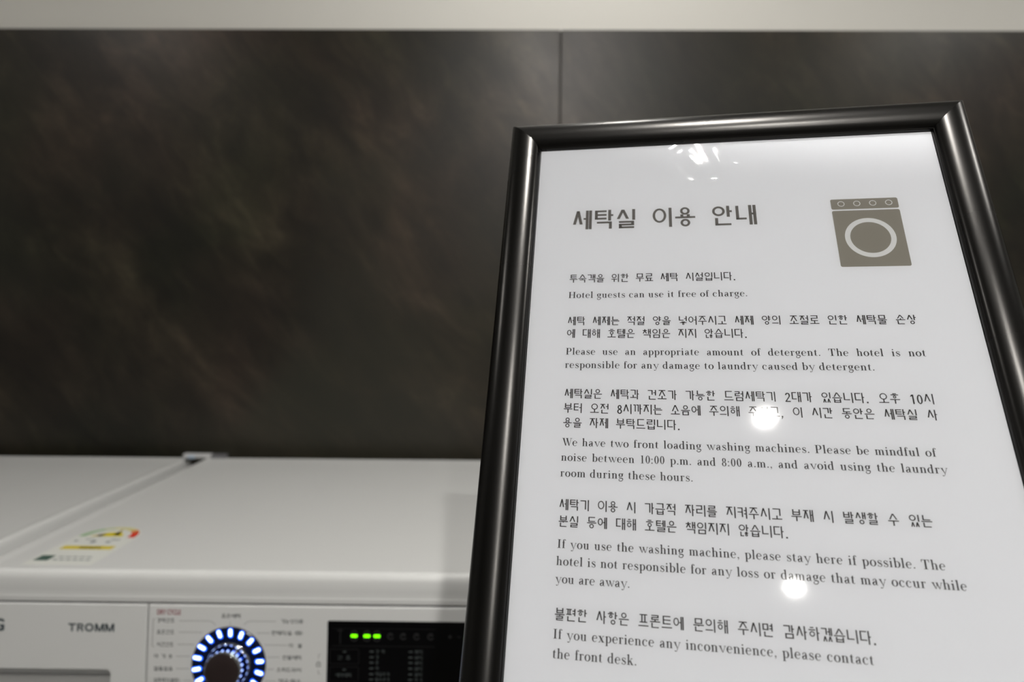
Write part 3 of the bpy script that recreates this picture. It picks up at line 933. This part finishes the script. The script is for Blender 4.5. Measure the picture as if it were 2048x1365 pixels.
def sector(a0, a1, m, r0=.0315, r1=.0420):
    cx, cy = -.603, .9135
    sp('gauge_segment', ring(cx, cy, r1, r1 * .95, r1 - r0, (r1 - r0) * .95, a0, a1, 6), m)


sector(180, 150, PALEG); sector(150, 125, PALEG, .0325, .0415); sector(125, 104, mat('sticker_yellow_green', (0.48, 0.52, 0.28), .5), .033, .041); sector(104, 74, PALEY, .033, .041); sector(74, 48, PALEY); sector(48, 30, ORG); sector(30, -6, RED)
sp('gauge_centre', ring(-.601, .9135, .0195, .018, .0194, .0179, 0, 180, 14), YEL2)
sp('gauge_needle', [[(-.598, .918), (-.588, .918), (-.5985, .9475)]], OLV)
sp('gauge_side', [[(-.630, .913), (-.612, .913), (-.610, .928)]], YEL)
sp('yellow_bar', [rect(-.6375, .8628, -.5650, .8758)], YEL)
sp('bar_print', [rect(-.612 + i * .0062, .8662, -.6078 + i * .0062, .8724) for i in range(5)], OLV)
sp('dark_square', [rect(-.6430, .8225, -.6240, .8405)], GRN)
sp('small_print', [rect(-.6185 + .0088 * i, .8235, -.6120 + .0088 * i, .8275) for i in range(6)] + [rect(-.618 + .0095 * i, .834, -.6105 + .0095 * i, .8375) for i in range(5)], GRYP)
sp('small_print', [rect(-.6385, .8925, -.6325, .8975), rect(-.6255, .8995, -.612, .9025), rect(-.5905, .8885, -.5835, .8945), rect(-.588, .8985, -.575, .9025), rect(-.612, .8870, -.605, .8960)], GRYP)

# ------------------------------------------------------------------ small clip across the gap at the back of the lids
CLIPW = mat('clip_plastic', (0.55, 0.55, 0.56), 0.4)
CLIPG = mat('clip_translucent_grey', (0.13, 0.13, 0.14), 0.3)
CLIPB = mat('clip_blue_tint', (0.45, 0.55, 0.68), 0.3)
cl = empty('plastic_clip', (-.72, 1.405, ZT), 'small white and grey plastic clip behind the gap between the two washing machine tops', 'clip')
MB().bbox(-.748, -.686, 1.398, 1.412, ZT, .8768, .0015).build('clip_body', CLIPW, cl)
MB().bbox(-.6855, -.6515, 1.399, 1.411, ZT, .8763, .001).build('clip_tab', CLIPG, cl, label='dark grey tab')
MB().bbox(-.7345, -.7205, 1.392, 1.3975, ZT, .8740, .001).build('clip_button', CLIPB, cl, label='pale blue button')
MB().bbox(-.737, -.722, 1.381, 1.3915, ZT + .0001, .8690, .0006).build('clip_hole_spot', DARKGAP, cl, label='dark hole spot')  # raised dark block put in for a dark hole

# ------------------------------------------------------------------ framed notice on a stand
SO = Vector((0.0170, 0.5131, 1.3280))
SU = Vector((0.98621, -0.16490, 0.01386)).normalized()
SD = Vector((-0.0644, -0.4599, -0.8856)); SD = (SD - SU * SD.dot(SU)).normalized()
SN = SD.cross(SU).normalized()
if SN.y > 0: SN = -SN           # towards the reader


def S(x, y, h=0.0):
    """sheet coordinates in millimetres: x right, y down from the top left inner corner, h towards the reader"""
    return SO + SU * (x * 1e-3) + SD * (y * 1e-3) + SN * (h * 1e-3)


SW, SH = 283.0, 406.0
mid = S(SW / 2, 260, -22)
st = empty('notice_stand', (mid.x, mid.y, 0), 'black framed laundry room notice in Korean and English on a floor stand', 'sign')
ps = [(0.0, 0.0), (0.0, 1.6), (0.15, 2.2), (0.35, 2.6)]
for i in range(0, 19):       # rounded crown
    a = R(165 - 157 * i / 18)
    ps.append((12.4 + 11.9 * math.cos(a), 0.2 + 8.6 * math.sin(a) ** 0.85))
ps = [(s, h) for s, h in ps if s >= 0] + [(24.4, 0.4), (24.4, -7.0), (0, -7.0)]
ps = sorted(ps[:4], key=lambda q: (q[0], q[1])) + ps[4:]


def rail(name, kind, label):
    loops = []
    for e in (0, 1):
        l = []
        for s, h in ps:
            if kind == 'top': p = (-s if e == 0 else SW + s, -s)
            elif kind == 'bottom': p = (-s if e == 0 else SW + s, SH + s)
            elif kind == 'left': p = (-s, -s if e == 0 else SH + s)
            else: p = (SW + s, -s if e == 0 else SH + s)
            # a hair of clearance at the mitre
            d = .06
            if kind in ('top', 'bottom'): p = (p[0] + (d if e == 0 else -d), p[1])
            else: p = (p[0], p[1] + (d if e == 0 else -d))
            l.append(S(p[0], p[1], h))
        loops.append(l)
    flip = kind in ('bottom', 'left')
    if flip: loops = loops[::-1]
    return MB().loft(loops, cap0=True, cap1=True).build(name, RAIL, st, smooth=True, label=label, angle=32)


rail('frame_rail', 'top', 'black satin top rail of the frame')
rail('frame_rail', 'left', 'black satin left rail of the frame')
rail('frame_rail', 'right', 'black satin right rail of the frame')
rail('frame_rail', 'bottom', 'black satin bottom rail of the frame')


def slab(name, x0, x1, y0, y1, h0, h1, m, parent):
    l = [[S(x, y, h) for x, y in ((x0, y1), (x1, y1), (x1, y0), (x0, y0))] for h in (h0, h1)]
    return MB().loft(l, cap0=True).build(name, m, parent)


slab('back_board', .3, SW - .3, .3, SH - .3, -6.5, -.35, GREYPL, st)
paper = slab('paper', .4, SW - .4, .4, SH - .4, -.3, 0.0, PAPER, st)
paper['label'] = 'white paper sheet printed in Korean and English'


def put(name, polys, m, label=None, yb=0.0, h=.06):
    return flat(name, polys, lambda x, y: S(x, yb - y, h), m, paper, label)


# title
pl, _ = layout('세탁실', 'K', 16.05, 27.0, space=0, tv=.150, th=.100)
p2, _ = layout('이용', 'K', 16.05, 85.2, space=0, tv=.150, th=.100)
p3, _ = layout('안내', 'K', 16.05, 126.9, space=0, tv=.150, th=.100)
put('heading', pl + p2 + p3, INKT, 'large grey heading 세탁실 이용 안내', 76.2)

KS, ES, TR = 6.28, 4.93, 0.40
KLINES = [('투숙객을 위한 무료 세탁 시설입니다.', 27.1, 140.0, 121.4), ('세탁 세제는 적절 양을 넣어주시고 세제 양의 조절로 인한 세탁물 손상', 27.0, 247.2, 155.2),
          ('에 대해 호텔은 책임은 지지 않습니다.', 26.8, 144.2, 164.8), ('세탁실은 세탁과 건조가 가능한 드럼세탁기 2대가 있습니다. 오후 10시', 26.9, 247.5, 208.4),
          ('부터 오전 8시까지는 소음에 주의해 주시고, 이 시간 동안은 세탁실 사', 26.9, 247.5, 218.4), ('용을 자제 부탁드립니다.', 26.9, 99.7, 228.2),
          ('세탁기 이용 시 가급적 자리를 지켜주시고 부재 시 발생할 수 있는', 26.7, 233.5, 280.2), ('분실 등에 대해 호텔은 책임지지 않습니다.', 26.8, 156.9, 290.1),
          ('불편한 사항은 프론트에 문의해 주시면 감사하겠습니다.', 26.9, 194.9, 341.6)]
for s, x0, x1, yb in KLINES:
    pl, _ = layout(s, 'K', KS, x0, x1, tv=.128, th=.088)
    put('text_line', pl, INK, yb=yb)
ELINES = [('Hotel guests can use it free of charge.', 27.1, 146.6, 133.9), ('Please use an appropriate amount of detergent. The hotel is not', 26.9, 248.0, 177.3),
          ('responsible for any damage to laundry caused by detergent.', 26.7, 217.2, 187.0), ('We have two front loading washing machines. Please be mindful of', 27.0, 242.0, 240.2),
          ('noise between 10:00 p.m. and 8:00 a.m., and avoid using the laundry', 26.8, 246.1, 249.9), ('room during these hours.', 26.7, 106.0, 259.9),
          ('If you use the washing machine, please stay here if possible. The', 26.9, 235.1, 302.3), ('hotel is not responsible for any loss or damage that may occur while', 26.6, 243.5, 312.0),
          ('you are away.', 26.5, 68.7, 321.8), ('If you experience any inconvenience, please contact', 26.8, 192.5, 351.0), ('the front desk.', 26.7, 72.3, 360.9)]
for s, x0, x1, yb in ELINES:
    nat = sum(glyph(c)[1] * ES for c in s if c != ' ')
    nc_ = sum(1 for c in s if c != ' ')
    tr_ = TR
    sp_ = (x1 - x0 - nat - tr_ * nc_) / s.count(' ')
    if len(s) < 40 or 'cause' in s: sp_ = 0
    if sp_ < 1.75:
        tr_ = (x1 - x0 - nat - 2.0 * s.count(' ')) / nc_
    pl, _ = layout(s, 'E', ES, x0, x1, track=tr_)
    put('text_line', pl, INK, yb=yb)

# washing machine pictogram
put('pictogram_panel', [[(x, -y) for x, y in rrect(207.8, 251.0, 57.2, 65.8, 1.2)]], INKG)
put('pictogram_body', [[(x, -y) for x, y in rrect(207.8, 251.0, 67.0, 112.4, 1.2)]], INKG)
for x in (214.5, 224.7, 234.9, 245.1):
    put('pictogram_knob', [[(a, -b_) for a, b_ in q] for q in ring(x, 61.2, 2.3, 2.25, .5, .5, n=24)], PAPERR, h=.09)
put('pictogram_door', [[(a, -b_) for a, b_ in q] for q in ring(229.4, 89.5, 16.0, 15.8, 3.35, 3.35, n=56)], PAPERR, h=.09)

# clear cover film, a fine grid so that it can be slightly wavy
nx, ny = 40, 56
vs, fs, uvs = [], [], []
for j in range(ny + 1):
    for i in range(nx + 1):
        x = .2 + (SW - .4) * i / nx; y = .2 + (SH - .4) * j / ny
        vs.append(S(x, y, .95)); uvs.append((x / 100, y / 100))
for j in range(ny):
    for i in range(nx):
        a = j * (nx + 1) + i
        fs.append((a, a + nx + 1, a + nx + 2, a + 1))
film = obj('cover_sheet', vs, fs, FILM, st, smooth=True, label='clear glossy plastic cover over the paper')
ul = film.data.uv_layers.new(name='UVMap')
for lp in film.data.loops: ul.data[lp.index].uv = uvs[lp.vertex_index]

# stand: bracket behind the frame, pole, round foot
c = S(SW / 2, 260, -7)
MB().loft([[S(SW / 2 + x, 260 + y, h) for x, y in rrect(-30, 30, -40, 40, 6)] for h in (-14, -7.2)], cap0=True).build('bracket', RAIL, st)
zt = S(SW / 2, 260, -14).z
MB().lathe([(.0125, 0.022), (.0125, zt - .03), (.012, zt)], Matrix.Translation((mid.x, mid.y, 0)), 28, cap0=False).build('pole', RAIL, st, smooth=True, angle=40)
MB().lathe([(.15, 0), (.15, .006), (.146, .010), (.03, .016), (.018, .030), (.0126, .032)], Matrix.Translation((mid.x, mid.y, 0)), 64).build('base_plate', RAIL, st, smooth=True, angle=40)
